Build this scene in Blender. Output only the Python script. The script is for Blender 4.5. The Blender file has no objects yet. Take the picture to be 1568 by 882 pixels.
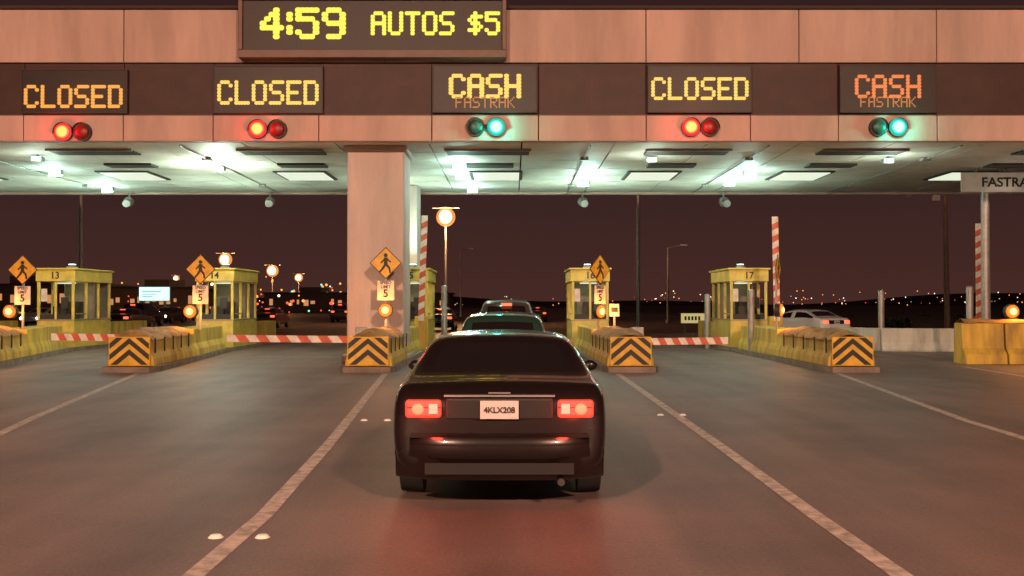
import bpy, math, random, bmesh
from mathutils import Vector, Matrix
random.seed(7)
R = math.radians
scene = bpy.context.scene
scene.view_settings.view_transform = 'Standard'
scene.view_settings.look = 'None'
scene.view_settings.exposure = 0
COL = scene.collection

# ------------------------------------------------------------------ materials
def mat(name, col, rough=0.7, metal=0.0, var=0.0, scale=2.0, bump=0.0, col2=None, spec=0.5, streak=False, coat=0.0):
    m = bpy.data.materials.new(name); m.use_nodes = True
    nt = m.node_tree; b = nt.nodes['Principled BSDF']
    b.inputs['Base Color'].default_value = (*col, 1)
    b.inputs['Roughness'].default_value = rough
    b.inputs['Metallic'].default_value = metal
    b.inputs['Specular IOR Level'].default_value = spec
    b.inputs['Coat Weight'].default_value = coat
    if var > 0 or bump > 0:
        tc = nt.nodes.new('ShaderNodeTexCoord')
        mp = nt.nodes.new('ShaderNodeMapping')
        if streak: mp.inputs['Scale'].default_value = (1, 1, 0.18)
        n = nt.nodes.new('ShaderNodeTexNoise')
        n.inputs['Scale'].default_value = scale
        n.inputs['Detail'].default_value = 8
        n.inputs['Roughness'].default_value = 0.65
        nt.links.new(tc.outputs['Object'], mp.inputs['Vector'])
        nt.links.new(mp.outputs['Vector'], n.inputs['Vector'])
        if var > 0:
            r = nt.nodes.new('ShaderNodeValToRGB')
            c2 = col2 if col2 else tuple(c * (1 - var) for c in col)
            r.color_ramp.elements[0].position = 0.35
            r.color_ramp.elements[1].position = 0.62
            r.color_ramp.elements[0].color = (*c2, 1)
            r.color_ramp.elements[1].color = (*col, 1)
            nt.links.new(n.outputs['Fac'], r.inputs['Fac'])
            nt.links.new(r.outputs['Color'], b.inputs['Base Color'])
        if bump > 0:
            n2 = nt.nodes.new('ShaderNodeTexNoise')
            n2.inputs['Scale'].default_value = scale * 12
            n2.inputs['Detail'].default_value = 4
            nt.links.new(tc.outputs['Object'], n2.inputs['Vector'])
            bp = nt.nodes.new('ShaderNodeBump')
            bp.inputs['Strength'].default_value = bump
            bp.inputs['Distance'].default_value = 0.02
            nt.links.new(n2.outputs['Fac'], bp.inputs['Height'])
            nt.links.new(bp.outputs['Normal'], b.inputs['Normal'])
    return m

def emis(name, col, s):
    m = bpy.data.materials.new(name); m.use_nodes = True
    nt = m.node_tree; b = nt.nodes['Principled BSDF']
    b.inputs['Base Color'].default_value = (0.03, 0.03, 0.03, 1)
    b.inputs['Emission Color'].default_value = (*col, 1)
    b.inputs['Emission Strength'].default_value = s
    return m

M = {}
M['fascia'] = mat('painted_concrete_panel', (0.55, 0.375, 0.315), 0.75, var=0.28, scale=0.8, bump=0.15, streak=True)
M['column'] = mat('column_concrete', (0.60, 0.49, 0.44), 0.8, var=0.28, scale=0.9, bump=0.25, streak=True)
M['band'] = mat('dark_sign_band', (0.055, 0.019, 0.014), 0.6, var=0.35, scale=1.5)
M['board'] = mat('sign_face_dark', (0.020, 0.009, 0.007), 0.5, var=0.3, scale=3)
M['frame'] = mat('sign_frame_brown', (0.15, 0.08, 0.06), 0.5, var=0.2)
M['gap'] = mat('joint_dark', (0.05, 0.03, 0.025), 0.9)
M['soffit'] = mat('soffit_panel', (0.58, 0.58, 0.52), 0.65, var=0.3, scale=0.6, bump=0.05)
M['vent'] = mat('vent_dark', (0.035, 0.03, 0.025), 0.7)
M['metal'] = mat('galvanised_metal', (0.35, 0.33, 0.31), 0.5, 0.5, var=0.25, scale=5)
M['dark'] = mat('dark_housing', (0.025, 0.022, 0.02), 0.6)
M['yellow'] = mat('yellow_paint_worn', (0.66, 0.45, 0.06), 0.65, var=0.5, scale=2.2, bump=0.3, col2=(0.30, 0.19, 0.05), streak=True)
M['booth'] = mat('booth_yellow_enamel', (0.68, 0.52, 0.10), 0.45, var=0.35, scale=1.8)
M['boothin'] = mat('booth_interior', (0.16, 0.14, 0.11), 0.7, var=0.3, scale=3)
M['cushion'] = mat('cushion_cover', (0.44, 0.24, 0.05), 0.75, var=0.6, scale=2.6, bump=0.5, col2=(0.13, 0.065, 0.028))
M['black'] = mat('black_paint', (0.02, 0.018, 0.016), 0.6)
M['signy'] = mat('sign_yellow', (0.72, 0.42, 0.03), 0.45, var=0.3, scale=4)
M['signw'] = mat('sign_white', (0.70, 0.62, 0.56), 0.5, var=0.25, scale=4)
M['white'] = mat('white_paint', (0.78, 0.72, 0.64), 0.6, var=0.3, scale=4)
M['red'] = mat('red_paint', (0.60, 0.11, 0.05), 0.5, var=0.3, scale=4)
M['concrete'] = mat('barrier_concrete', (0.45, 0.42, 0.36), 0.85, var=0.4, scale=1.8, bump=0.4, streak=True)
M['panel'] = mat('overhead_sign_panel', (0.62, 0.58, 0.52), 0.6, var=0.2, scale=2)
M['kerb'] = mat('kerb_concrete', (0.24, 0.19, 0.15), 0.85, var=0.45, scale=2)
M['wood'] = mat('pole_wood', (0.16, 0.10, 0.07), 0.8, var=0.3, scale=4)
M['glass'] = mat('car_glass', (0.010, 0.008, 0.008), 0.05, spec=0.9)
M['tyre'] = mat('tyre_rubber', (0.015, 0.015, 0.015), 0.85)
M['rim'] = mat('wheel_rim', (0.4, 0.4, 0.4), 0.3, 0.8)
M['plastic'] = mat('black_plastic', (0.012, 0.011, 0.011), 0.5, spec=0.3)
M['lensred'] = mat('red_lens_unlit', (0.20, 0.010, 0.008), 0.35, spec=0.3)
M['lensgreen'] = mat('green_lens_unlit', (0.02, 0.06, 0.045), 0.35, spec=0.3)
M['paint_black'] = mat('car_paint_dark', (0.008, 0.005, 0.005), 0.26, coat=0.6, spec=0.3)
M['paint_green_refl'] = mat('car_paint_green_reflection', (0.015, 0.04, 0.032), 0.22, coat=0.8)  # dark paint tinted green for the signal light reflected on it
M['paint_grey'] = mat('car_paint_grey', (0.05, 0.04, 0.04), 0.3, 0.3, coat=0.6)
M['paint_white'] = mat('car_paint_white', (0.6, 0.58, 0.55), 0.3, coat=0.6)
M['paint_red'] = mat('car_paint_maroon', (0.12, 0.012, 0.01), 0.3, coat=0.6)
M['tail'] = emis('tail_lamp_lit', (1.0, 0.06, 0.03), 1.1)
M['tailcore'] = emis('tail_lamp_core', (1.0, 0.26, 0.12), 1.5)
M['tailhot'] = emis('brake_lamp_hot', (1.0, 0.12, 0.05), 2.2)
M['taildim'] = emis('tail_lamp_dim', (1.0, 0.05, 0.02), 0.4)
M['head'] = emis('head_lamp', (1.0, 0.85, 0.65), 10)
M['plate'] = mat('number_plate', (0.5, 0.45, 0.43), 0.4)
M['led_y'] = emis('led_yellow', (1.0, 0.86, 0.07), 1.1)
M['led_a'] = emis('led_amber', (1.0, 0.62, 0.10), 1.1)
M['led_o'] = emis('led_orange', (1.0, 0.40, 0.06), 1.0)
M['led_dim'] = emis('led_orange_dim', (0.75, 0.24, 0.05), 0.7)
M['led_r'] = emis('led_red_orange', (0.95, 0.22, 0.05), 0.9)
M['sodium'] = emis('sodium_lamp_core', (1.0, 0.85, 0.5), 3.0)
M['sodium_halo'] = emis('sodium_lamp_halo', (1.0, 0.30, 0.06), 1.0)  # orange rim colour painted in as the lamp's halo
M['beacon'] = emis('amber_beacon_glare', (1.0, 0.75, 0.25), 1.6)  # paler centre painted in as beacon glare
M['beacon_rim'] = emis('amber_beacon_lens', (1.0, 0.17, 0.01), 1.2)
M['sigr_c'] = emis('signal_red_glare', (1.0, 0.62, 0.08), 1.3)  # yellow centre paints the overexposure of the lit red lens
M['sigr_m'] = emis('signal_red_glare_edge', (1.0, 0.20, 0.03), 1.2)
M['sigr_r'] = emis('signal_red_lens', (1.0, 0.015, 0.04), 1.0)
M['sigg_c'] = emis('signal_green_glare', (0.50, 1.0, 1.0), 1.3)  # pale centre paints the overexposure of the lit green lens
M['sigg_m'] = emis('signal_green_glare_edge', (0.05, 0.85, 0.85), 1.0)
M['sigg_r'] = emis('signal_green_lens', (0.0, 0.50, 0.34), 0.9)
M['coolwhite'] = emis('cool_lamp', (0.55, 0.95, 1.0), 12)
M['panel_lit'] = emis('lit_diffuser', (0.84, 0.92, 0.72), 0.95)
M['bill'] = emis('billboard_face', (0.55, 0.95, 1.0), 1.6)
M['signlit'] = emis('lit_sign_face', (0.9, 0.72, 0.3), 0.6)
M['winlit'] = emis('lit_window', (1.0, 0.42, 0.16), 0.6)
M['l_w'] = emis('far_light_white', (1.0, 0.85, 0.65), 2.5)
M['l_o'] = emis('far_light_orange', (1.0, 0.30, 0.06), 2.2)
M['l_r'] = emis('far_light_red', (1.0, 0.08, 0.04), 2)
M['l_g'] = emis('far_light_green', (0.15, 0.9, 0.65), 2)
M['building'] = mat('far_wall', (0.10, 0.06, 0.05), 0.8, var=0.3, scale=.3)
M['hill'] = mat('hill_scrub', (0.03, 0.02, 0.018), 0.95, var=0.3, scale=0.02)
M['bush'] = mat('scrub_leaf', (0.05, 0.055, 0.03), 0.9)

# ------------------------------------------------------------------ mesh builder
class MB:
    def __init__(s): s.v = []; s.f = []; s.m = []; s.mats = []; s.sm = []
    def mi(s, k):
        if k not in s.mats: s.mats.append(k)
        return s.mats.index(k)
    def add(s, vs, fs, k, smooth=False):
        o = len(s.v); s.v += [tuple(v) for v in vs]; i = s.mi(k)
        for f in fs: s.f.append(tuple(a + o for a in f)); s.m.append(i); s.sm.append(smooth)
    def box(s, x0, x1, y0, y1, z0, z1, k):
        vs = [(x0,y0,z0),(x1,y0,z0),(x1,y1,z0),(x0,y1,z0),(x0,y0,z1),(x1,y0,z1),(x1,y1,z1),(x0,y1,z1)]
        s.add(vs, [(0,3,2,1),(4,5,6,7),(0,1,5,4),(1,2,6,5),(2,3,7,6),(3,0,4,7)], k)
    def cyl(s, p1, p2, r1, r2, k, n=16, smooth=True, caps=True):
        p1 = Vector(p1); p2 = Vector(p2); d = (p2 - p1).normalized()
        a = Vector((0,0,1)) if abs(d.z) < 0.9 else Vector((1,0,0))
        u = d.cross(a).normalized(); w = d.cross(u)
        vs = []
        for p, r in ((p1, r1), (p2, r2)):
            for i in range(n):
                t = 2 * math.pi * i / n; vs.append(p + u * math.cos(t) * r + w * math.sin(t) * r)
        s.add(vs, [(i, (i+1) % n, n + (i+1) % n, n + i) for i in range(n)], k, smooth)
        if caps:
            s.add(vs[:n], [tuple(reversed(range(n)))], k); s.add(vs[n:], [tuple(range(n))], k)
    def sphere(s, c, r, k, n=14, m=8, sz=1.0, sy=1.0):
        c = Vector(c); vs = []
        for j in range(m + 1):
            ph = math.pi * j / m
            for i in range(n):
                t = 2 * math.pi * i / n
                vs.append(c + Vector((math.sin(ph)*math.cos(t)*r, math.sin(ph)*math.sin(t)*r*sy, math.cos(ph)*r*sz)))
        fs = []
        for j in range(m):
            for i in range(n):
                fs.append((j*n+i, (j+1)*n+i, (j+1)*n+(i+1)%n, j*n+(i+1)%n))
        s.add(vs, fs, k, True)
    def poly(s, pts, y0, y1, k):
        n = len(pts)
        vs = [(p[0], y0, p[1]) for p in pts] + [(p[0], y1, p[1]) for p in pts]
        s.add(vs, [tuple(range(n)), tuple(reversed(range(n, 2*n)))] + [(i, n+i, n+(i+1)%n, (i+1)%n) for i in range(n)], k)
    def stroke(s, a, b, w, y0, y1, k):
        a = Vector(a); b = Vector(b); d = (b - a).normalized(); p = Vector((-d.y, d.x)) * w / 2
        s.poly([a + p, b + p, b - p, a - p], y0, y1, k)
    def dome(s, c, rings, n=28):
        """lens disc with painted glare rings, facing -y; rings = [(radius, depth, material)] from the rim to the centre"""
        x, y, z = c
        for j in range(len(rings)):
            r0, d0, k = rings[j]
            last = j == len(rings) - 1
            r1, d1 = (0.0, d0 + .01) if last else rings[j+1][:2]
            vs = [(x + r0*math.cos(2*math.pi*i/n), y - d0, z + r0*math.sin(2*math.pi*i/n)) for i in range(n)]
            if last:
                vs.append((x, y - d1, z)); s.add(vs, [(i, (i+1) % n, n) for i in range(n)], k, True)
            else:
                vs += [(x + r1*math.cos(2*math.pi*i/n), y - d1, z + r1*math.sin(2*math.pi*i/n)) for i in range(n)]
                s.add(vs, [(i, (i+1) % n, n+(i+1) % n, n+i) for i in range(n)], k, True)
    def obj(s, name, parent=None, bevel=0, loc=None, rotz=None, subsurf=0):
        me = bpy.data.meshes.new(name); me.from_pydata(s.v, [], s.f)
        for k in s.mats: me.materials.append(M[k])
        me.polygons.foreach_set('material_index', s.m)
        me.polygons.foreach_set('use_smooth', s.sm)
        me.update()
        o = bpy.data.objects.new(name, me); COL.objects.link(o)
        if parent: o.parent = parent
        if loc: o.location = loc
        if rotz is not None: o.rotation_euler = (0, 0, rotz)
        if bevel:
            b = o.modifiers.new('bev', 'BEVEL'); b.width = bevel; b.segments = 2; b.limit_method = 'ANGLE'; b.angle_limit = R(40)
        if subsurf:
            b = o.modifiers.new('sub', 'SUBSURF'); b.levels = subsurf; b.render_levels = subsurf
        return o

def empty(name, loc=(0,0,0), rotz=0):
    e = bpy.data.objects.new(name, None); e.location = loc; e.rotation_euler = (0, 0, rotz)
    COL.objects.link(e); e.empty_display_size = 0.3
    return e

def point(name, loc, col, w, r=0.1, parent=None):
    l = bpy.data.lights.new(name, 'POINT'); l.color = col; l.energy = w; l.shadow_soft_size = r
    o = bpy.data.objects.new(name, l); o.location = loc; COL.objects.link(o)
    if parent: o.parent = parent
    return o
def spot(name, loc, rot, col, w, ang, r, parent):
    l = bpy.data.lights.new(name, 'SPOT'); l.color = col; l.energy = w; l.shadow_soft_size = r; l.spot_size = ang; l.spot_blend = 1
    o = bpy.data.objects.new(name, l); o.location = loc; o.rotation_euler = rot; COL.objects.link(o); o.parent = parent
    return o

def text(name, s, size, loc, mk, parent, sx=1.0, rotz=0, ext=0.006):
    c = bpy.data.curves.new(name, 'FONT'); c.body = s; c.size = size; c.extrude = ext
    c.align_x = 'CENTER'; c.align_y = 'CENTER'; c.offset = size * 0.018
    c.materials.append(M[mk])
    o = bpy.data.objects.new(name, c); COL.objects.link(o)
    o.location = loc; o.rotation_euler = (R(90), 0, rotz); o.scale = (sx, 1, 1); o.parent = parent
    return o

# ------------------------------------------------------------------ world
w = bpy.data.worlds.new('World'); scene.world = w; w.use_nodes = True
nt = w.node_tree; bg = nt.nodes['Background']
tc = nt.nodes.new('ShaderNodeTexCoord'); sp = nt.nodes.new('ShaderNodeSeparateXYZ'); rp = nt.nodes.new('ShaderNodeValToRGB')
nt.links.new(tc.outputs['Generated'], sp.inputs[0]); nt.links.new(sp.outputs['Z'], rp.inputs['Fac']); nt.links.new(rp.outputs['Color'], bg.inputs['Color'])
e = rp.color_ramp.elements
e[0].position = 0.0; e[0].color = (0.062, 0.023, 0.018, 1)
e[1].position = 0.35; e[1].color = (0.028, 0.012, 0.011, 1)
x = e.new(0.09); x.color = (0.044, 0.0185, 0.0165, 1)
bg.inputs['Strength'].default_value = 1.0

# ------------------------------------------------------------------ ground / road
M['ground'] = mat('dry_ground', (0.07, 0.05, 0.035), 0.95, var=0.4, scale=0.15)
g = MB(); g.add([(-3000,-500,0),(3000,-500,0),(3000,5000,0),(-3000,5000,0)], [(0,1,2,3)], 'ground'); g.obj('ground')

def road_material():
    m = bpy.data.materials.new('worn_asphalt'); m.use_nodes = True
    nt = m.node_tree; b = nt.nodes['Principled BSDF']; L = nt.links.new
    tc = nt.nodes.new('ShaderNodeTexCoord')
    mp = nt.nodes.new('ShaderNodeMapping'); mp.inputs['Scale'].default_value = (1.0, 0.09, 1)
    L(tc.outputs['Object'], mp.inputs['Vector'])
    n1 = nt.nodes.new('ShaderNodeTexNoise'); n1.inputs['Scale'].default_value = 1.1; n1.inputs['Detail'].default_value = 6
    L(mp.outputs['Vector'], n1.inputs['Vector'])
    n2 = nt.nodes.new('ShaderNodeTexNoise'); n2.inputs['Scale'].default_value = 38; n2.inputs['Detail'].default_value = 4
    L(tc.outputs['Object'], n2.inputs['Vector'])
    n3 = nt.nodes.new('ShaderNodeTexNoise'); n3.inputs['Scale'].default_value = 0.7; n3.inputs['Detail'].default_value = 8
    L(tc.outputs['Object'], n3.inputs['Vector'])
    r = nt.nodes.new('ShaderNodeValToRGB')
    r.color_ramp.elements[0].position = 0.40; r.color_ramp.elements[0].color = (0.098, 0.060, 0.054, 1)
    r.color_ramp.elements[1].position = 0.60; r.color_ramp.elements[1].color = (0.205, 0.132, 0.118, 1)
    a = nt.nodes.new('ShaderNodeMath'); a.operation = 'MULTIPLY_ADD'; a.inputs[1].default_value = 0.45
    L(n1.outputs['Fac'], a.inputs[0])
    s = nt.nodes.new('ShaderNodeMath'); s.operation = 'MULTIPLY'; s.inputs[1].default_value = 0.28; L(n2.outputs['Fac'], s.inputs[0])
    s2 = nt.nodes.new('ShaderNodeMath'); s2.operation = 'MULTIPLY_ADD'; s2.inputs[1].default_value = 0.27
    L(n3.outputs['Fac'], s2.inputs[0]); L(s.outputs[0], s2.inputs[2]); L(s2.outputs[0], a.inputs[2])
    L(a.outputs[0], r.inputs['Fac']); L(r.outputs['Color'], b.inputs['Base Color'])
    b.inputs['Roughness'].default_value = 0.58
    bp = nt.nodes.new('ShaderNodeBump'); bp.inputs['Strength'].default_value = 0.5; bp.inputs['Distance'].default_value = 0.01
    L(n2.outputs['Fac'], bp.inputs['Height']); L(bp.outputs['Normal'], b.inputs['Normal'])
    return m
M['road'] = road_material()
g = MB(); g.add([(-48,-60,.004),(24,-60,.004),(24,420,.004),(-48,420,.004)], [(0,1,2,3)], 'road'); g.obj('road')
M['marking'] = mat('road_marking_paint', (0.58, 0.47, 0.41), 0.7, var=0.6, scale=7)
M['rpm'] = mat('ceramic_marker', (0.8, 0.76, 0.7), 0.35)
mk = MB()
def pline(pts, w):
    for (x0, y0), (x1, y1) in zip(pts[:-1], pts[1:]):
        mk.add([(x0-w/2,y0,.008),(x0+w/2,y0,.008),(x1+w/2,y1,.008),(x1-w/2,y1,.008)], [(0,1,2,3)], 'marking')
pline([(-1.92,-10),(-1.93,8),(-2.15,12),(-3.0,24.2)], .14)
pline([(2.36,-10),(2.36,8),(2.42,12),(2.5,24.2)], .14)
pline([(-4.9,6),(-6.5,13),(-6.99,15.1),(-8.9,24.4)], .14)
pline([(5.9,6),(6.28,12.5),(6.42,14.5),(7.75,24.4)], .14)
pline([(-11.0,12),(-13,24)], .14)
pline([(10.8,8),(11.9,27)], .14)
for i in range(12):
    for xx in (-7, -3.5, 0, 3.5, 7): pline([(xx, 60 + i*12), (xx, 63 + i*12)], .14)
mk.obj('road_marking')
d = MB()
for yy in (7.25, 14.5):
    for xx in (-2.09, -1.76): d.cyl((xx, yy, .006), (xx, yy, .026), .055, .035, 'rpm', 12)
for xx in (2.2, 2.53): d.cyl((xx, 15.2, .006), (xx, 15.2, .026), .055, .035, 'rpm', 12)
d.obj('pavement_marker')

# ------------------------------------------------------------------ canopy
can = empty('toll_canopy')
X0, X1 = -36.0, 21.0
b = MB(); b.box(X0, X1, 28.10, 41.1, 6.22, 9.66, 'gap'); b.obj('core', can)
b = MB()
ups = [-36,-31.5,-27,-22.5,-18.2,-14.6,-10.66,-7.3,-3.5,-0.25,3.68,7.88,11.66,15.6,21]
for a, c in zip(ups[:-1], ups[1:]): b.box(a+.012, c-.012, 28.0, 28.25, 8.29, 9.74, 'fascia')
lows = [-36,-31,-26,-21,-16.5,-13.4,-10.66,-8.2,-5.3,-2.2,0.73,3.68,6.54,8.95,11.66,14.6,17.8,21]
for a, c in zip(lows[:-1], lows[1:]): b.box(a+.012, c-.012, 28.0, 28.25, 6.13, 6.83, 'fascia')
b.obj('fascia_panel', can, bevel=.015)
b = MB()
for a, c in zip(lows[:-1], lows[1:]): b.box(a+.008, c-.008, 28.06, 28.24, 6.845, 8.275, 'band')
b.obj('sign_band', can, bevel=.01)
b = MB()
b.box(X0, X1, 27.9, 28.5, 9.75, 9.83, 'gap')
b.box(X0, X1, 27.98, 28.3, 8.275, 8.288, 'frame'); b.box(X0, X1, 27.98, 28.3, 6.832, 6.844, 'frame')
b.box(X0, X1, 40.9, 41.15, 6.05, 6.5, 'fascia')
b.obj('coping', can)
b = MB()
ny = 7; nx = 22
for j in range(ny):
    ya = 28.30 + j * 12.58/ny; yb = ya + 12.58/ny
    for i in range(nx):
        xa = X0 + i*(X1-X0)/nx; xb = xa + (X1-X0)/nx
        dz = random.uniform(0, .006)
        b.box(xa+.02, xb-.02, ya+.02, yb-.02, 6.13+dz, 6.21, 'soffit')
b.obj('soffit', can)
b = MB()
lanes = [-24.5,-18.9,-13.1,-7.13,-0.54,4.8,9.94,15.6]
for lx in lanes: b.box(lx-.90, lx+.90, 34.25, 36.55, 6.085, 6.125, 'vent')
b.obj('light_frame', can)
b = MB()
for lx in lanes: b.box(lx-.78, lx+.78, 34.4, 36.4, 6.06, 6.083, 'panel_lit')
b.obj('light_diffuser', can)
b = MB()
for lx in [-24,-18.3,-12.2,-6.7,-0.7,5.1,10.2,16]:
    for k in range(4):
        b.box(lx-1.2, lx+1.2, 29.5+k*.22, 29.66+k*.22, 6.07, 6.125, 'vent')
    b.box(lx-1.25, lx+1.25, 29.42, 29.46, 6.06, 6.127, 'metal')
    b.box(lx-.75, lx+.75, 32.4, 33.1, 6.06, 6.125, 'vent')
b.obj('vent', can)
b = MB()
b.box(-4.66, -3.06, 28.9, 30.7, 0, 6.0, 'column'); b.box(-4.76, -2.96, 28.8, 30.8, 5.97, 6.128, 'column')
b.box(-4.78, -2.94, 28.78, 30.82, 0, .25, 'column')
b.obj('column_front', can, bevel=.04)
b = MB(); b.box(-4.9, -3.55, 38.3, 39.8, 0, 6.128, 'column'); b.obj('column_rear', can, bevel=.04)
b = MB(); b.box(-22.4, -20.8, 28.9, 30.7, 0, 6.128, 'column'); b.obj('column_outer', can, bevel=.04)
b = MB()
for xx in (-15.9,-9.3,2.2,7.2,12.6):
    b.cyl((xx,28.6,6.09),(xx,40.8,6.09),.025,.025,'metal',8); b.box(xx-.12,xx+.12,31.0,31.25,6.02,6.128,'metal'); b.box(xx-.1,xx+.1,38.0,38.2,6.03,6.128,'metal')
b.obj('conduit', can)

for (lx, ly) in [(-15.2,34.1),(-15.4,39),(-1.66,32.3),(-1.72,34.9),(-1.5,39),(2.72,34.8),(2.57,37.0),(8.0,34.4),(7.8,36.8),(-21,34.5)]:
    e = empty('ceiling_flood_lamp', (lx, ly, 0))
    b = MB(); b.box(-.17,.17,-.14,.14,5.98,6.10,'metal'); b.cyl((0,0,6.08),(0,0,6.128),.05,.05,'metal',10)
    b.obj('housing', e, bevel=.01)
    b = MB(); b.box(-.19,.19,-.155,-.142,5.90,6.085,'coolwhite'); b.box(-.14,.14,-.13,.13,5.955,5.978,'coolwhite'); b.obj('lens', e)
    point('glow', (0, -.3, 5.66), (0.60, 1.0, 0.86), 110, .12, e)
for (lx, ly, pw) in [(-9.4,32.9,620),(-14.2,30.6,60),(4.2,30.8,90),(11.4,31.0,90)]:
    e = empty('wash_light', (lx, ly, 0))
    b = MB(); b.box(-.16,.16,-.1,.1,5.93,6.06,'metal'); b.cyl((0,0,6.05),(0,0,6.128),.04,.04,'metal',8); b.obj('housing', e, bevel=.01)
    b = MB(); b.box(-.13,.13,-.115,-.102,5.94,6.05,'coolwhite'); b.obj('lens', e)
    point('glow', (0, -.25, 5.35), (0.80, 1.0, 0.80), pw, .12, e)
for lx in (-21,-15.2,-9.6,2.8,8.4,-26.5):
    e = MB(); e.cyl((lx,40.6,6.12),(lx,40.6,5.8),.04,.04,'metal',8); e.sphere((lx,40.55,5.72),.2,'metal',14,8)
    e.cyl((lx,40.5,5.72),(lx+.05,40.15,5.6),.13,.15,'metal',12); e.obj('dome_camera')

# ------------------------------------------------------------------ LED signs
F = {
'C':["01110","10001","10000","10000","10000","10001","01110"],'L':["10000"]*6+["11111"],
'O':["01110"]+["10001"]*5+["01110"],'S':["01111","10000","10000","01110","00001","00001","11110"],
'E':["11111","10000","10000","11110","10000","10000","11111"],'D':["11110"]+["10001"]*5+["11110"],
'A':["01110","10001","10001","11111","10001","10001","10001"],'H':["10001","10001","10001","11111","10001","10001","10001"],
'F':["11111","10000","10000","11110","10000","10000","10000"],'T':["11111"]+["00100"]*6,
'R':["11110","10001","10001","11110","10100","10010","10001"],'K':["10001","10010","10100","11000","10100","10010","10001"],
'U':["10001"]*6+["01110"],'$':["00100","01111","10100","01110","00101","11110","00100"],
'5':["11111","10000","11110","00001","00001","10001","01110"],'4':["00010","00110","01010","10010","11111","00010","00010"],
'9':["01110","10001","10001","01111","00001","00001","01110"],':':["0","1","1","0","1","1","0"],' ':["000"]*7}
def led(parent, s, x0, x1, z0, z1, y, mk_, fill=.86, bold=0.018):
    cols = []
    for i, ch in enumerate(s):
        g = F[ch]; wd = len(g[0])
        for c in range(wd): cols.append([g[r][c] == '1' for r in range(7)])
        if i < len(s) - 1: cols.append([False]*7)
    n = len(cols); cw = (x1-x0)/n; chh = (z1-z0)/7
    b = MB()
    k = 0
    for i, c in enumerate(cols):
        for r in range(7):
            if c[r]:
                cx = x0 + (i+.5)*cw; cz = z1 - (r+.5)*chh
                hw = cw*fill/2 + bold; hh = chh*fill/2 + bold*.4
                k += 1; yj = y - .012 - (k % 7) * .0006
                b.poly([(cx-hw,cz-hh*.5),(cx-hw*.5,cz-hh),(cx+hw*.5,cz-hh),(cx+hw,cz-hh*.5),(cx+hw,cz+hh*.5),(cx+hw*.5,cz+hh),(cx-hw*.5,cz+hh),(cx-hw,cz+hh*.5)], yj, y, mk_)
    return b.obj('led_text', parent)
def led_sign(x0, x1, z0, z1, texts):
    e = empty('led_lane_sign')
    b = MB(); b.box(x0, x1, 27.93, 28.055, z0, z1, 'board')
    f = .03
    b.box(x0-f, x1+f, 27.91, 28.05, z1, z1+f, 'band'); b.box(x0-f, x1+f, 27.91, 28.05, z0-f, z0, 'band')
    b.box(x0-f, x0, 27.91, 28.05, z0, z1, 'band'); b.box(x1, x1+f, 27.91, 28.05, z0, z1, 'band')
    b.obj('housing', e)
    for t in texts: led(e, *t)
    point('spill', ((x0+x1)/2, 27.4, (z0+z1)/2), (1,.45,.1), 5, .3, e)
led_sign(-13.40,-10.55,6.90,8.05,[('CLOSED',-13.34,-10.66,7.02,7.65,27.928,'led_o')])
led_sign(-8.15,-5.20,6.90,8.15,[('CLOSED',-8.05,-5.30,7.11,7.775,27.928,'led_a')])
led_sign(-2.15,0.66,6.92,8.18,[('CASH',-1.71,0.23,7.29,7.95,27.928,'led_a',.86,.03),('FASTRAK',-1.55,0.07,7.02,7.33,27.926,'led_dim',.8,.004)])
led_sign(3.74,6.54,6.92,8.18,[('CLOSED',3.82,6.46,7.24,7.86,27.928,'led_a')])
led_sign(9.0,11.6,6.92,8.18,[('CASH',9.39,11.18,7.29,7.93,27.928,'led_r'),('FASTRAK',9.52,11.04,7.04,7.33,27.926,'led_dim',.8,.004)])
e = empty('led_message_board')
b = MB(); b.box(-7.30,-0.27,27.70,27.99,8.55,9.90,'board'); b.obj('face', e)
b = MB(); b.box(-7.42,-0.15,27.60,27.99,8.33,8.545,'frame'); b.box(-7.42,-0.15,27.60,27.99,9.905,10.0,'frame')
b.box(-7.42,-7.305,27.60,27.99,8.548,9.902,'frame'); b.box(-0.265,-0.15,27.60,27.99,8.548,9.902,'frame'); b.obj('frame', e, bevel=.015)
led(e, '4:59', -6.82,-4.54,8.86,9.70,27.696,'led_y', 1.0, .03)
led(e, 'AUTOS $5', -3.82,-.34,8.96,9.60,27.696,'led_y', .95, .02)

def signal(xl, xr, z, lit_left, kind):
    e = empty('lane_signal')
    b = MB()
    for xx in (xl, xr):
        b.cyl((xx, 27.998, z), (xx, 27.90, z), .25, .25, 'dark', 28)
        n = 16; vs = []; rr = .262
        for i in range(n+1):
            t = math.pi * i / n * 1.1 - .05*math.pi
            for yy in (27.95, 27.84): vs.append((xx + rr*math.cos(t), yy, z + rr*math.sin(t)))
        b.add(vs, [(2*i, 2*i+2, 2*i+3, 2*i+1) for i in range(n)], 'dark', True)
    b.box(min(xl,xr)-.1, max(xl,xr)+.1, 27.93, 27.997, z-.08, z+.08, 'dark')
    b.obj('housing', e)
    lx, ux = (xl, xr) if lit_left else (xr, xl)
    p = 'sigr' if kind == 'r' else 'sigg'
    b = MB(); b.dome((lx, 27.899, z), [(.25,.0,p+'_r'),(.185,.05,p+'_m'),(.145,.07,p+'_c')]); b.obj('lens_lit', e)
    b = MB(); b.sphere((0,0,0), .2, 'lensred' if kind == 'r' else 'lensgreen', 28, 14, sy=.35); o = b.obj('lens_unlit', e); o.location = (ux, 27.89, z)
    point('glow', (lx, 27.60, z-.02), (1, .04, .06) if kind == 'r' else (.03, 1, .72), 34 if kind == 'r' else 62, .1, e)
signal(-12.27,-11.75,6.36,True,'r'); signal(-6.95,-6.41,6.44,True,'r'); signal(-1.0,-.43,6.49,False,'g')
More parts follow.
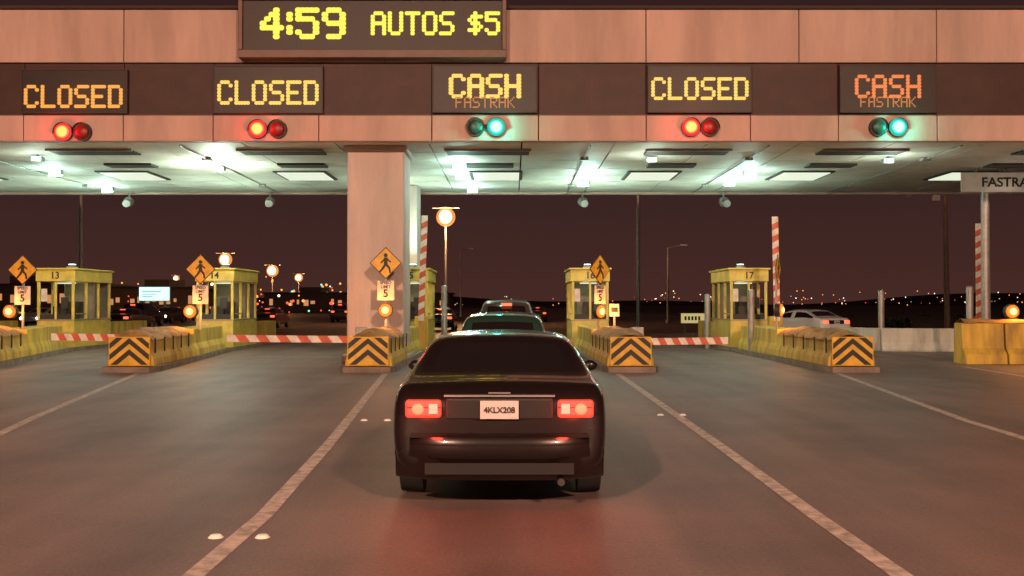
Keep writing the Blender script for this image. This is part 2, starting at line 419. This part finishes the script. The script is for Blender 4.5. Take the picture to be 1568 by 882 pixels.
signal(4.89,5.41,6.49,True,'r'); signal(10.02,10.55,6.49,False,'g'); signal(-18,-17.45,6.4,True,'r')

# ------------------------------------------------------------------ islands
def island(xn, yn, xb, name='toll_island', hw=.52):
    e = empty(name)
    cx = lambda y: xn + (xb - xn) * min(1, (y - yn) / (36 - yn))
    b = MB()
    ys = [yn-.35, yn+.1, 30, 36, 46]
    for a, c in zip(ys[:-1], ys[1:]):
        h0 = hw + .05 if a < yn else hw + .17; h1 = hw + .17
        xa, xc = cx(max(a, yn)), cx(c)
        vs = [(xa-h0,a,0),(xa+h0,a,0),(xc+h1,c,0),(xc-h1,c,0),(xa-h0,a,.14),(xa+h0,a,.14),(xc+h1,c,.14),(xc-h1,c,.14)]
        b.add(vs, [(4,5,6,7),(0,1,5,4),(1,2,6,5),(2,3,7,6),(3,0,4,7)], 'kerb')
    b.obj('kerb', e)
    b = MB()
    prof = [(hw+.06,.14),(hw+.04,.32),(hw-.04,.5),(hw-.06,.80)]
    segs = [(yn, yn+2.6), (yn+2.62, yn+5.3), (yn+5.32, 35.2)]
    for si, (a, c) in enumerate(segs):
        xa, xc = cx(a), cx(c)
        zt = 0 if si < 2 else .12
        pf = [(p[0], p[1] + (zt if p[1] > .7 else 0)) for p in prof]
        pa = [(xa+p[0],a,p[1]) for p in pf] + [(xa-p[0],a,p[1]) for p in reversed(pf)]
        pc = [(xc+p[0],c,p[1]) for p in pf] + [(xc-p[0],c,p[1]) for p in reversed(pf)]
        n = len(pa)
        b.add(pa+pc, [tuple(reversed(range(n))), tuple(range(n, 2*n))] + [(i, n+i, n+(i+1)%n, (i+1)%n)[::-1] for i in range(n)], 'yellow')
    for a, c in ((39.6, 41.8), (41.85, 44.5)):
        xa, xc = cx(a), cx(c)
        b.box(xa-.25, xa+.25, a, c, .14, .95, 'yellow')
    b.obj('barrier', e, bevel=.02)
    b = MB(); vs = []; fs = []; n = 9; m = 26
    ph = random.uniform(0, 6)
    for j in range(m+1):
        y = yn - .02 + (5.2) * j / m
        for i in range(n):
            t = i/(n-1)
            u = (t-.5)*2
            end = min(1, (j+.6)/3, (m-j+.6)/3)
            z = .80 + .20*(1-abs(u)**2.6)*end + (random.uniform(-.025,.03) if 0<i<n-1 else -.03) + .05*math.sin(j*1.25+ph)*(1-u*u)
            vs.append((cx(max(y,yn)) + u*(hw+random.uniform(-.02,.03)), y, z))
    for j in range(m):
        for i in range(n-1): fs.append((j*n+i, j*n+i+1, (j+1)*n+i+1, (j+1)*n+i))
    b.add(vs, fs, 'cushion', True)
    b.obj('cushion_cover', e, subsurf=1)
    b = MB()
    for j in range(5):
        yy = yn + .3 + j*1.0
        for sx in (-1,1):
            b.box(cx(yy)+sx*(hw+.0)-.012, cx(yy)+sx*(hw+.0)+.012, yy, yy+.05, .45, .82, 'black')
    b.obj('tie_strap', e)
    b = MB()
    b.box(xn-hw+.02, xn+hw-.02, yn-.10, yn-.06, .16, .86, 'signy')
    y0, y1 = yn-.106, yn-.1005
    W = hw-.04
    for k in range(3):
        zb = .02 + k*.27
        A = [(-W, zb), (0, zb+.40), (0, zb+.54), (-W, zb+.14)]
        def clip(P, lim, above):
            out = []
            for i in range(len(P)):
                p, q = P[i], P[(i+1) % len(P)]
                ip = p[1] >= lim if above else p[1] <= lim; iq = q[1] >= lim if above else q[1] <= lim
                if ip: out.append(p)
                if ip != iq:
                    t = (lim-p[1])/(q[1]-p[1]); out.append((p[0]+(q[0]-p[0])*t, lim))
            return out
        A = clip(clip(A, .18, True), .84, False)
        if len(A) > 2:
            b.poly([(xn+p[0], p[1]) for p in A], y0, y1, 'black')
            b.poly([(xn-p[0], p[1]) for p in reversed(A)], y0, y1, 'black')
    b.obj('chevron_plate', e)
    return e
island(-20.2, 25, -21.7)
island(-13.6, 25, -16.1)
island(-9.3, 25, -10.5)
island(-3.50, 25, -3.6)
island(2.89, 25, 2.71)
island(8.28, 25, 8.33)
e = empty('end_barrier')
b = MB()
for k, (a, c) in enumerate(((12.4,13.55),(13.6,15.6),(15.65,18))):
    pr = [(28.0,.005),(28.03,.28),(28.2,.45),(28.24,1.13),(28.75,1.13),(28.8,.005)]
    vs = [(a,p[0],p[1]) for p in pr] + [(c,p[0],p[1]) for p in pr]; n = 6
    b.add(vs, [tuple(range(n)), tuple(reversed(range(n,2*n)))] + [(i,(i+1)%n,n+(i+1)%n,n+i)[::-1] for i in range(n)], 'yellow')
b.obj('wall', e, bevel=.02)
b = MB()
vs = []; fs = []
for j in range(12):
    for i in range(7):
        u = i/6*2-1
        vs.append((12.45+j*.5, 28.5+u*.3, 1.13+.1*(1-abs(u)**2)+random.uniform(-.01,.02)))
for j in range(11):
    for i in range(6): fs.append((j*7+i,(j+1)*7+i,(j+1)*7+i+1,j*7+i+1))
b.add(vs, fs, 'cushion', True); b.obj('cover', e)
e = empty('jersey_barrier')
for (xa, ya, xb, yb) in ((12.0,38.5,13.0,36.2),(13.02,36.15,15.7,35.6),(15.72,35.6,18.6,35.0)):
    b = MB(); L = math.hypot(xb-xa, yb-ya)
    pr = [(-.3,.004),(-.3,.08),(-.13,.33),(-.08,.81),(.08,.81),(.13,.33),(.3,.08),(.3,.004)]; n = 8
    vs = [(0,p[0],p[1]) for p in pr] + [(L,p[0],p[1]) for p in pr]
    b.add(vs, [tuple(range(n)), tuple(reversed(range(n,2*n)))] + [(i,(i+1)%n,n+(i+1)%n,n+i)[::-1] for i in range(n)], 'concrete')
    b.obj('segment', e, bevel=.02, loc=(xa,ya,0), rotz=math.atan2(yb-ya, xb-xa))

# ------------------------------------------------------------------ booths
def booth(x, num, y=36.0, w=1.3, d=3.3):
    e = empty('toll_booth', (x, y, 0))
    z0 = .14; h = w/2
    b = MB()
    b.box(-h, h, 0, d, z0, 1.12, 'booth')
    for px in (-h, h-.09):
        for py in (0, d*.33, d*.66, d-.09): b.box(px, px+.09, py+.002, py+.088, 1.125, 2.45, 'booth')
    b.box(-.04, .04, .003, .06, 1.125, 2.45, 'booth')
    b.obj('frame', e, bevel=.012)
    b = MB(); b.box(-h-.04, h+.04, -.04, d+.04, 2.455, 2.86, 'booth'); b.box(-h-.10, h+.10, -.10, d+.10, 2.863, 2.93, 'booth'); b.obj('roof', e, bevel=.02)
    b = MB()
    b.box(-h+.1, h-.1, d*.62, d*.66-.01, 1.125, 2.44, 'boothin')
    b.box(-h+.12, h-.12, .2, .75, 1.125, 1.2, 'dark'); b.box(-.25, .2, .35, .6, 1.21, 1.58, 'dark')
    b.box(-h+.02, h-.02, d-.06, d-.03, 1.125, 2.44, 'boothin'); b.box(-.15,.3,1.2,1.6,1.2,1.75,'dark')
    b.box(-h+.093, h-.093, .02, .03, 1.125, 1.3, 'dark')
    b.box(-h+.1,-h+.3,.1,.14,1.75,2.2,'signw'); b.box(.15,.4,.1,.14,1.5,1.9,'dark')
    b.obj('interior', e)
    b = MB(); b.box(-.3, .3, .8, 1.0, 2.39, 2.43, 'panel_lit'); b.obj('ceiling_tube', e)
    b = MB()
    for s in (-1, 1): b.box(s*(h+.012)-.01, s*(h+.012)+.01, .2, 1.0, 1.3, 1.34, 'metal')
    b.box(-h-.03, h+.03, -.03, d+.03, 1.08, 1.118, 'metal')
    b.box(-.15,.15,1.2,1.5,2.932,3.02,'metal'); b.cyl((0,1.35,3.02),(0,1.35,3.10),.12,.15,'metal',16)  # last two parts: base and cup of the added uplight
    b.obj('trim', e)
    b = MB(); b.cyl((0,1.35,3.101),(0,1.35,3.11),.12,.12,'coolwhite',16); b.obj('added_uplight', e)  # uplight added on the booth roof to brighten the soffit
    spot('added_uplight_beam', (0,1.35,3.15), (R(180),0,0), (.74,1,.80), 640, R(150), .12, e)
    text('number', num, .34, (0, -.05, 2.66), 'black', e, .95)
    point('lamp', (0, 1.3, 2.2), (.95, 1, .6), 7, .15, e)
booth(-21.7,'12'); booth(-16.05,'13'); booth(-10.45,'14'); booth(-3.62,'15'); booth(2.75,'16'); booth(8.33,'17')

# ------------------------------------------------------------------ pedestrian signs with beacons
def beacon(e, bx, bz):
    b = MB(); b.cyl((bx,.06,bz),(bx,-.10,bz),.20,.20,'dark',20); b.cyl((bx,.03,bz),(0,.03,bz-.05),.025,.025,'metal',8); b.obj('beacon_housing', e)
    b = MB(); b.sphere((0,0,0),.182,'beacon_rim',22,12,sy=.4); b.sphere((0,-.045,0),.105,'beacon',18,10,sy=.5); o = b.obj('beacon_lens', e); o.location = (bx,-.11,bz)
    point('glow', (bx,-.4,bz), (1,.33,.05), 60, .1, e)
def ped_sign(x, y, zc, rot=0, bc=(-.3, 1.44), plate=True, post0=.9):
    e = empty('pedestrian_crossing_sign', (x, y, 0), rot)
    b = MB(); b.box(-.03,.03,.0,.05,post0,zc+.3,'metal'); b.obj('post', e)
    b = MB(); r = .44
    b.poly([(0,zc-r),(r,zc),(0,zc+r),(-r,zc)], -.03, -.012, 'black')
    b.poly([(0,zc-r+.03),(r-.03,zc),(0,zc+r-.03),(-r+.03,zc)], -.036, -.031, 'signy')
    b.obj('diamond', e)
    b = MB(); y0, y1 = -.044, -.037
    b.poly([(.0+.055*math.cos(t*math.pi/5), zc+.21+.055*math.sin(t*math.pi/5)) for t in range(10)], y0, y1, 'black')
    for a, c, wd in (((0,zc+.15),(.0,zc-.03),.10),((0,zc-.02),(.10,zc-.14),.06),((.10,zc-.13),(.12,zc-.27),.05),((0,zc-.02),(-.08,zc-.15),.06),((-.07,zc-.14),(-.17,zc-.25),.05),
                     ((.02,zc+.12),(.14,zc+.02),.04),((-.02,zc+.12),(-.13,zc+.0),.04)):
        b.stroke(a, c, wd, y0, y1, 'black'); y0 -= .0008; y1 -= .0002
    b.obj('walking_figure', e)
    if plate:
        b = MB(); b.box(-.23,.23,-.03,-.01,zc-1.02,zc-.48,'signw'); b.box(-.235,.235,-.009,-.004,zc-1.03,zc-.47,'black'); b.obj('speed_plate', e)
        text('speed_text','SPEED\nLIMIT',.115,(0,-.034,zc-.60),'black',e)
        text('speed_number','5',.3,(0,-.034,zc-.84),'black',e)
    beacon(e, *bc)
ped_sign(-14.33,30,2.66,bc=(-.34,1.44))
ped_sign(-9.12,30,2.68,bc=(-.28,1.44))
ped_sign(-3.45,28,2.78,bc=(.0,1.49))
ped_sign(2.56,30,2.68,rot=R(42),bc=(-.05,1.44))
ped_sign(7.77,30,2.68,rot=R(66),bc=(.0,1.48),plate=False)
e = empty('warning_beacon',(14.0,28.75,0))
b = MB(); b.cyl((0,0,1.1),(0,0,1.6),.04,.04,'metal',8); b.obj('stand', e); beacon(e, 0, 1.45)
e = MB(); e.box(2.86,3.14,30.0,30.02,1.30,1.66,'signw'); e.box(2.97,3.03,30.022,30.05,.8,1.6,'metal'); e.box(2.90,3.10,29.992,29.998,1.42,1.56,'black'); e.obj('small_notice_sign')

# ------------------------------------------------------------------ barrier arms
def striped(b, p1, p2, wd, n, th=.05, slant=.5):
    p1 = Vector(p1); p2 = Vector(p2); d = (p2-p1); L = d.length; d.normalize()
    up = Vector((0,1,0)).cross(d) if abs(d.z) < .5 else Vector((1,0,0)); up.normalize()
    yv = Vector((0,1,0))
    s = L/n
    for i in range(n):
        a0, a1 = i*s, (i+1)*s; sh = slant*s/2
        def pt(a, u, yy, lo): 
            a = a + (sh if u > 0 else -sh) * lo
            a = min(max(a, 0), L)
            return p1 + d*a + up*(u*wd/2) + yv*yy
        lo0 = 0 if i == 0 else 1; lo1 = 0 if i == n-1 else 1
        vs = [pt(a0,-1,-th/2,lo0),pt(a1,-1,-th/2,lo1),pt(a1,1,-th/2,lo1),pt(a0,1,-th/2,lo0),
              pt(a0,-1,th/2,lo0),pt(a1,-1,th/2,lo1),pt(a1,1,th/2,lo1),pt(a0,1,th/2,lo0)]
        b.add(vs, [(0,1,2,3),(7,6,5,4),(0,4,5,1),(1,5,6,2),(2,6,7,3),(3,7,4,0)], 'white' if i % 2 == 0 else 'red')
def gate_low(xp, xt, y, z):
    e = empty('barrier_gate')
    b = MB(); b.box(xp-.16, xp+.16, y-.16, y+.16, .78, 1.05, 'metal') ; b.obj('cabinet', e, bevel=.02)
    b = MB(); striped(b, (xt, y-.2, z), (xp, y-.2, z-.03), .18, 13); b.obj('arm', e)
gate_low(-9.6,-12.05,27,.80); gate_low(-3.95,-7.45,27,.76); gate_low(3.3,5.65,27,.70)
def gate_up(x, y, z0, z1, lean):
    e = empty('raised_barrier_gate')
    b = MB(); b.box(x-.22, x+.22, y+.05, y+.45, .14, 1.25, 'yellow'); b.obj('cabinet', e, bevel=.02)
    b = MB(); striped(b, (x, y, z0), (x+lean, y, z1), .2, 17); b.obj('arm', e)
gate_up(-3.02,34,1.1,4.6,.12); gate_up(8.80,34,1.1,4.56,-.06); gate_up(15.6,34.2,1.0,4.35,.0)

for (x, y, h) in ((13.3,36.9,2.13),(14.75,33,2.2),(7.8,33.4,2.1),(-2.45,37,2.3),(7.25,38,2.0)):
    b = MB(); b.cyl((x,y,.0),(x,y,h),.11,.11,'metal',16); b.cyl((x,y,h),(x,y,h+.04),.115,.05,'metal',16); b.obj('steel_bollard')

e = empty('toll_lane_sign')
b = MB(); b.cyl((15.5,33.5,0),(15.5,33.5,5.5),.15,.13,'metal',18); b.cyl((15.5,33.5,0),(15.5,33.5,.08),.3,.3,'metal',18)
for k in range(5):
    xa = 15.2+k*.9; b.cyl((xa,33.6,5.95),(xa+.45,33.6,6.5),.03,.03,'metal',8); b.cyl((xa+.45,33.6,6.5),(xa+.9,33.6,5.95),.03,.03,'metal',8)
b.cyl((15.1,33.6,5.95),(20,33.6,5.95),.05,.05,'metal',8); b.cyl((15.5,33.6,6.5),(20,33.6,6.5),.05,.05,'metal',8)
b.obj('post', e)
b = MB(); b.box(14.6,18.1,33.2,33.26,5.30,5.93,'panel'); b.obj('panel', e)
text('label','FASTRAK',.42,(16.15,33.18,5.60),'black',e,1.05)
point('sign_light', (16.0,32.3,5.1), (1,.85,.7), 14, .1, e)

# ------------------------------------------------------------------ poles and street lamps
def pole(x, y, h, r=.11, k='metal', name='light_pole'):
    b = MB(); b.cyl((x,y,0),(x,y,h),r,r*.55,k,12); b.cyl((x,y,0),(x,y,.3),r*1.8,r*1.8,k,12)
    b.cyl((x,y,h),(x+1.2,y,h+.25),r*.5,r*.4,k,10); b.box(x+1.1,x+1.7,y-.12,y+.12,h+.18,h+.32,k); b.obj(name)
pole(-25.3,60,12); pole(7.4,60,13); pole(13.7,90,6.6,.12); pole(-7,140,9)
b = MB(); b.cyl((25.5,60,0),(25.4,60,8.6),.17,.12,'wood',12); b.box(23.0,26,59.85,59.98,8.15,8.32,'wood'); b.cyl((23.1,59.8,8.3),(23.1,59.5,8.05),.18,.2,'metal',12)
b.box(24.6,25.0,59.7,59.9,7.7,8.1,'metal'); b.obj('utility_pole')
def street_lamp(x, y, h, r=.32, pw=600):
    e = empty('street_lamp', (x, y, 0))
    b = MB(); b.cyl((0,0,0),(0,0,h+.3),.13,.07,'metal',12); b.cyl((0,0,0),(0,0,.4),.22,.22,'metal',12)
    b.cyl((0,0,h+r*.9),(0,0,h+r*1.15),r*.9,.08,'metal',16)
    b.cyl((-r*1.4,0,h+r*.95),(r*1.4,0,h+r*.95),.05,.05,'metal',8)
    b.obj('pole', e)
    b = MB()
    b.dome((0,0,h), [(r,.0,'sodium_halo'),(r*.66,r*.5,'sodium')], 20)          # front bowl, oversized; its orange rim is a painted lamp halo
    b.sphere((0,.02,h), r*.97,'sodium_halo',20,12,.97,.45); b.obj('luminaire', e)
    point('glow', (0,-r-.3,h-.2), (1,.5,.2), pw, .3, e)
street_lamp(-5.5,85,8.9,.80,4500); street_lamp(-42,150,8.2,1.0,3500); street_lamp(-46.8,200,8.2,1.2,3500); street_lamp(-50,240,7.9,1.0,1500)
street_lamp(-26,210,5.5,.8,800); street_lamp(-60,230,7.0,.8,800); street_lamp(-82,250,8.0,.8,800); street_lamp(-36,260,4.8,.9,800)

for (lx, ly) in ((-13,-25),(14,-25)):
    e = empty('high_mast_light', (lx, ly, 0))
    b = MB(); b.cyl((0,0,0),(0,0,18.3),.3,.14,'metal',14); b.cyl((0,0,18.2),(0,0,18.35),.9,.9,'metal',20)
    for k in range(6):
        t = k*math.pi/3; b.box(.85*math.cos(t)-.2,.85*math.cos(t)+.2,.85*math.sin(t)-.2,.85*math.sin(t)+.2,17.9,18.19,'metal')
    b.obj('mast', e)
    point('sodium_flood', (0,0,17.3), (1.0,.585,.395), 78000, .8, e)

# ------------------------------------------------------------------ vehicles
SED = [(0,.40,.80,.78,.82,.70),(.06,.30,.87,.93,.96,.76),(.20,.25,.89,1.0,1.03,.80),(.62,.22,.90,1.0,1.05,.82),(1.24,.21,.91,.99,1.35,.69),(1.4,.21,.91,.98,1.385,.68),
       (2.05,.21,.91,.96,1.40,.67),(2.14,.21,.91,.96,1.40,.67),(2.7,.21,.91,.95,1.37,.65),(3.5,.22,.90,.92,.98,.74),(4.3,.25,.87,.82,.86,.66),(4.62,.3,.82,.68,.70,.6),(4.7,.38,.75,.6,.62,.55)]
SUV = [(0,.42,.84,.92,.95,.76),(.06,.35,.90,1.04,1.07,.79),(.12,.3,.91,1.08,1.13,.80),(.36,.28,.92,1.08,1.64,.72),(.5,.26,.92,1.08,1.72,.72),
       (1.4,.26,.92,1.07,1.75,.72),(1.5,.26,.92,1.07,1.75,.72),(2.5,.26,.92,1.05,1.74,.72),(2.58,.26,.92,1.05,1.74,.72),(2.95,.26,.92,1.05,1.69,.68),(3.65,.26,.91,1.02,1.10,.74),(4.5,.28,.89,.95,1.0,.7),(4.75,.35,.84,.8,.84,.66),(4.8,.42,.8,.7,.72,.6)]
def car(name, kind, paint, loc, rot=0, sc=(1,1,1), tail='tail', hi=True, plate=True, heads=False, core=False):
    st, gt, gs = (SED, (3, 8), [3,4,5,7,8]) if kind == 'sedan' else (SUV, (2, 9), [2,3,4,6,8,9])
    e = empty(name, loc, rot); e.scale = sc
    b = MB(); rings = []
    for (y, zb, w_, belt, top, wr) in st:
        z6 = belt + (top-belt)*.86
        h = [(0,zb),(w_*.85,zb),(w_*.98,zb+.1),(w_,(zb+belt)/2+.05),(w_*.985,belt-.06),(w_*.94,belt),(wr,z6),(wr*.88,top),(0,top+.025)]
        ring = [(a, y, z) for a, z in h] + [(-a, y, z) for a, z in reversed(h[1:-1])]
        rings.append(ring)
    n = len(rings[0]); vs = [p for r in rings for p in r]
    for j in range(len(rings)-1):
        for i in range(n):
            k = paint
            side = i in (5, n-6); topf = i in (7, n-8)
            if side and j in gs: k = 'glass'
            if topf and j in gt: k = 'glass'
            if i in (0, n-1): k = 'plastic'
            b.add([vs[j*n+i], vs[j*n+(i+1)%n], vs[(j+1)*n+(i+1)%n], vs[(j+1)*n+i]], [(0,3,2,1)], k, True)
    b.add(rings[0], [tuple(range(n))], paint, True); b.add(rings[-1], [tuple(reversed(range(n)))], paint, True)
    o = b.obj('body', e)
    bm = bmesh.new(); bm.from_mesh(o.data); bmesh.ops.remove_doubles(bm, verts=bm.verts, dist=.0005)
    bmesh.ops.recalc_face_normals(bm, faces=bm.faces); bm.to_mesh(o.data); bm.free()
    s = o.modifiers.new('s','SUBSURF'); s.levels = 2; s.render_levels = 2
    L = st[-1][0]
    b = MB()
    for yy in (.92, L-.95):
        for sx in (-1, 1):
            b.cyl((sx*.68,yy,.33),(sx*.88,yy,.33),.33,.32,'tyre',28); b.cyl((sx*.80,yy,.33),(sx*.89,yy,.33),.2,.2,'rim',20)
    b.obj('wheels', e)
    zt = .84 if kind == 'sedan' else 1.0; zl = .55 if kind == 'sedan' else .62
    b = MB()
    N = 12; pf = [(zl-.30,.02),(zl-.27,-.03),(zl-.12,-.05),(zl-.10,-.085),(zl+.05,-.085),(zl+.075,-.05)]
    vs = []
    for i in range(N+1):
        u = i/N*2-1; xx = u*.86; off = .20*abs(u)**4
        for (z, yy) in pf: vs.append((xx, yy+off, z))
    m_ = len(pf); fs = []
    for i in range(N):
        for j in range(m_-1): fs.append((i*m_+j, (i+1)*m_+j, (i+1)*m_+j+1, i*m_+j+1))
    b.add(vs, fs, paint, True)
    b.box(-.72,.72,-.03,.15,zl+.05,zl+.078,paint)
    b.box(-.60,.60,-.062,-.04,zl-.24,zl-.15,'plastic')
    b.obj('bumper', e)
    b = MB()
    for sx in (-1, 1):
        a, c = sorted((sx*.47, sx*.765)); b.box(a, c, -.02, .14, zt-.085, zt+.06, tail)
    b.obj('tail_lamp', e, bevel=.025)
    if core:
        b = MB()
        for sx in (-1, 1):
            b.sphere((sx*.66,-.022,zt-.012),.05,'tailcore',16,8,sy=.25,sz=.9); b.box(min(sx*.50,sx*.57),max(sx*.50,sx*.57),-.028,-.021,zt-.05,zt+.03,'plate')
            b.box(min(sx*.745,sx*.475),max(sx*.745,sx*.475),-.026,-.0205,zt-.003,zt+.003,'plastic')
        b.obj('lamp_detail', e)
        b = MB(); b.box(-.45,.45,-.012,.1,zt+.085,zt+.10,'rim'); b.box(-.75,.75,.02,.1,zl+.10,zl+.112,'plastic'); b.box(-.09,.09,.0,.04,zt+.11,zt+.12,'rim'); b.obj('chrome_strip', e)
    b = MB(); b.box(-.44,.44,-.0,.10,zt-.105,zt+.075,'plastic'); b.obj('trunk_garnish', e, bevel=.02)
    if hi:
        yh, zh = (1.22, 1.30) if kind == 'sedan' else (.33, 1.60)
        b = MB(); b.box(-.16,.16,yh-.10,yh-.02,zh-.03,zh+.05,'tailhot'); b.obj('high_brake_lamp', e)
    if plate:
        b = MB(); b.box(-.155,.155,-.03,-.005,zt-.09,zt+.055,'plate'); b.obj('licence_plate', e)
        text('plate_text','4KLX208',.066,(0,-.034,zt-.02),'black',e)
    b = MB(); b.cyl((.5,-.02,zl-.31),(.5,.2,zl-.31),.03,.03,'dark',10); ym = L-1.55
    for sx in (-1,1):
        b.sphere((sx*.98,ym,.99 if kind=='sedan' else 1.12),.085,paint,12,8,.7,.6)
        b.cyl((sx*.86,ym,.94 if kind=='sedan' else 1.05),(sx*.96,ym,.98 if kind=='sedan' else 1.1),.03,.03,'plastic',6)
    b.obj('mirrors', e)
    if heads:
        b = MB()
        for sx in (-1,1): b.sphere((sx*.6,L-.05,.62),.11,'head',10,6)
        b.obj('head_lamp', e)
    return e
c = car('dark_sedan','sedan','paint_black',(-0.10,8.15,.004),0,(.98,1,.985), hi=False, core=True)
for sx in (-.63,.63): point('tail_glow',(sx,-.25,.82),(1,.06,.03),10,.08,c)
c = car('suv_green_refl','suv','paint_green_refl',(-0.16,16.5,.004),R(-1),(.90,1,.86),hi=False); point('tail_glow',(0,-.4,.9),(1,.06,.03),8,.2,c)  # dark car; the green reflection is put into its paint
c = car('dark_suv','suv','paint_grey',(-0.16,29.5,.004),0,(.98,1,1.02)); point('tail_glow',(0,-.35,1.5),(1,.06,.03),6,.1,c)
car('white_sedan','sedan','paint_white',(14.9,47,.004),R(24),tail='tailhot',hi=False)
far = [('sedan','paint_grey',-24,62,0),('sedan','paint_white',-20.5,78,5),('suv','paint_black',-27.5,74,0),('sedan','paint_red',-17,70,0),('suv','paint_grey',-15.5,92,0),('sedan','paint_black',-24.5,96,3),('sedan','paint_white',-33,100,0),('suv','paint_white',-38,88,0),('sedan','paint_grey',-12.5,110,0),('sedan','paint_black',-4.4,62,0),('sedan','paint_grey',2.4,95,0)]
for kd, pt, xx, yy, rr in far:
    car('distant_car', kd, pt, (xx,yy,.004), R(rr), hi=True, tail='tailhot', plate=False)
car('oncoming_car','sedan','paint_grey',(-30,92,.004),R(178),plate=False,hi=False,heads=True,tail='taildim')
car('oncoming_car','sedan','paint_white',(-35.5,80,.004),R(180),plate=False,hi=False,heads=True,tail='taildim')

# ------------------------------------------------------------------ background
e = empty('billboard',(-41.9,120,0))
b = MB(); b.box(-1.75,1.75,-.1,.0,2.1,3.65,'bill'); b.obj('face', e)
b = MB(); b.box(-1.85,1.85,.005,.3,2.0,3.75,'metal'); b.cyl((-1.2,.15,0),(-1.2,.15,2),.1,.1,'metal'); b.cyl((1.2,.15,0),(1.2,.15,2),.1,.1,'metal')
for k in range(3): b.box(-1.4,-.2+k*.5,-.112,-.102,2.5+k*.3,2.58+k*.3,'metal')
b.obj('frame', e)
e = empty('yellow_notice_sign',(10.6,60,0))
b = MB(); b.box(-.7,.7,-.03,0,.55,1.12,'signlit'); b.box(-.76,.76,.002,.05,.5,1.17,'dark'); b.box(-.5,-.44,.05,.1,0,.9,'metal'); b.box(.44,.5,.05,.1,0,.9,'metal')
for k in range(5): b.box(-.5+k*.2,-.38+k*.2,-.036,-.031,.72,.95,'black')
b.obj('panel', e)
def building(x0,x1,y,h,n):
    e = empty('distant_building')
    b = MB(); b.box(x0,x1,y,y+15,0,h,'building'); b.box(x0-.4,x1+.4,y-.4,y+15.4,h,h+.3,'dark')
    xm = x0 + (x1-x0)*.4; b.box(xm, xm+(x1-x0)*.25, y+1, y+9, h+.31, h*1.35, 'building'); b.obj('walls', e)
    b = MB()
    for i in range(n):
        if random.random() < .55:
            xa = x0+1+(x1-x0-2)*i/n; ww = (x1-x0)/n*random.uniform(.2,.6); b.box(xa,xa+ww,y-.06,y-.01,h*random.uniform(.35,.5),h*random.uniform(.6,.75),'winlit')
    b.obj('windows', e)
building(-66,-50,165,4.2,12); building(-46,-30,190,3.6,11); building(-26,-14,230,4.0,8); building(-100,-72,180,5.0,12)
b = MB()
for i in range(380):
    dd = random.uniform(140, 420); px = random.uniform(-.44,-.155); 
    zz = abs(random.gauss(0, 1))*2.9 + .6
    b.sphere((px*dd, dd, zz*dd/300), random.uniform(.10,.38)*dd/250, random.choice(['l_o','l_o','l_o','l_w','l_r','l_r','l_g']), 6, 4)
for i in range(80):
    dd = random.uniform(300, 700); px = random.uniform(-.07,.5)
    b.sphere((px*dd, dd, 1.2+random.random()*4.0), random.uniform(.12,.28)*dd/500, random.choice(['l_o','l_o','l_w','l_r']), 6, 4)
for i in range(40):
    dd = random.uniform(900, 1200); px = random.uniform(.12,.5)
    b.sphere((px*dd, dd, 5+random.random()*10), .5, random.choice(['l_o','l_w']), 6, 4)
b.obj('distant_town_lights')
b = MB(); vs=[]; N=80
for i in range(N+1):
    xx = -1800+3600*i/N
    hh = 9+6*math.sin(i*.23)+3*math.sin(i*.71+1)+ (10 if i > 48 else 0)*math.sin((i-48)/32*math.pi)
    vs += [(xx,1400,-1),(xx,1500,hh),(xx,1800,-1)]
fs=[]
for i in range(N):
    a=i*3; fs += [(a,a+3,a+4,a+1),(a+1,a+4,a+5,a+2)]
b.add(vs,fs,'hill',True); b.obj('hills')
b = MB()
for i in range(26):
    bx, by = random.uniform(26, 70), random.uniform(70, 150)
    if i < 9: bx, by = random.uniform(25, 34), random.uniform(58, 75)
    rr = random.uniform(.4,1.1)
    for k in range(70):
        v = Vector((random.gauss(0,1),random.gauss(0,1),random.gauss(0,1))).normalized()*rr*random.uniform(.5,1.05)
        c_ = Vector((bx+v.x*1.3, by+v.y, max(.1, rr*.55+v.z*.6)))
        u = Vector((random.uniform(-1,1),random.uniform(-1,1),random.uniform(-1,1))).normalized()*.22
        t = u.orthogonal().normalized()*.14
        b.add([c_-u, c_+t, c_+u, c_-t], [(0,1,2,3)], 'bush')
b.obj('scrub')

# ------------------------------------------------------------------ camera
cd = bpy.data.cameras.new('Camera'); cam = bpy.data.objects.new('Camera', cd); COL.objects.link(cam)
cam.location = (0, 0, 1.65); cam.rotation_euler = (R(90.913), 0, 0)
cd.sensor_width = 36; cd.lens = 36; cd.clip_start = .1; cd.clip_end = 6000
scene.camera = cam
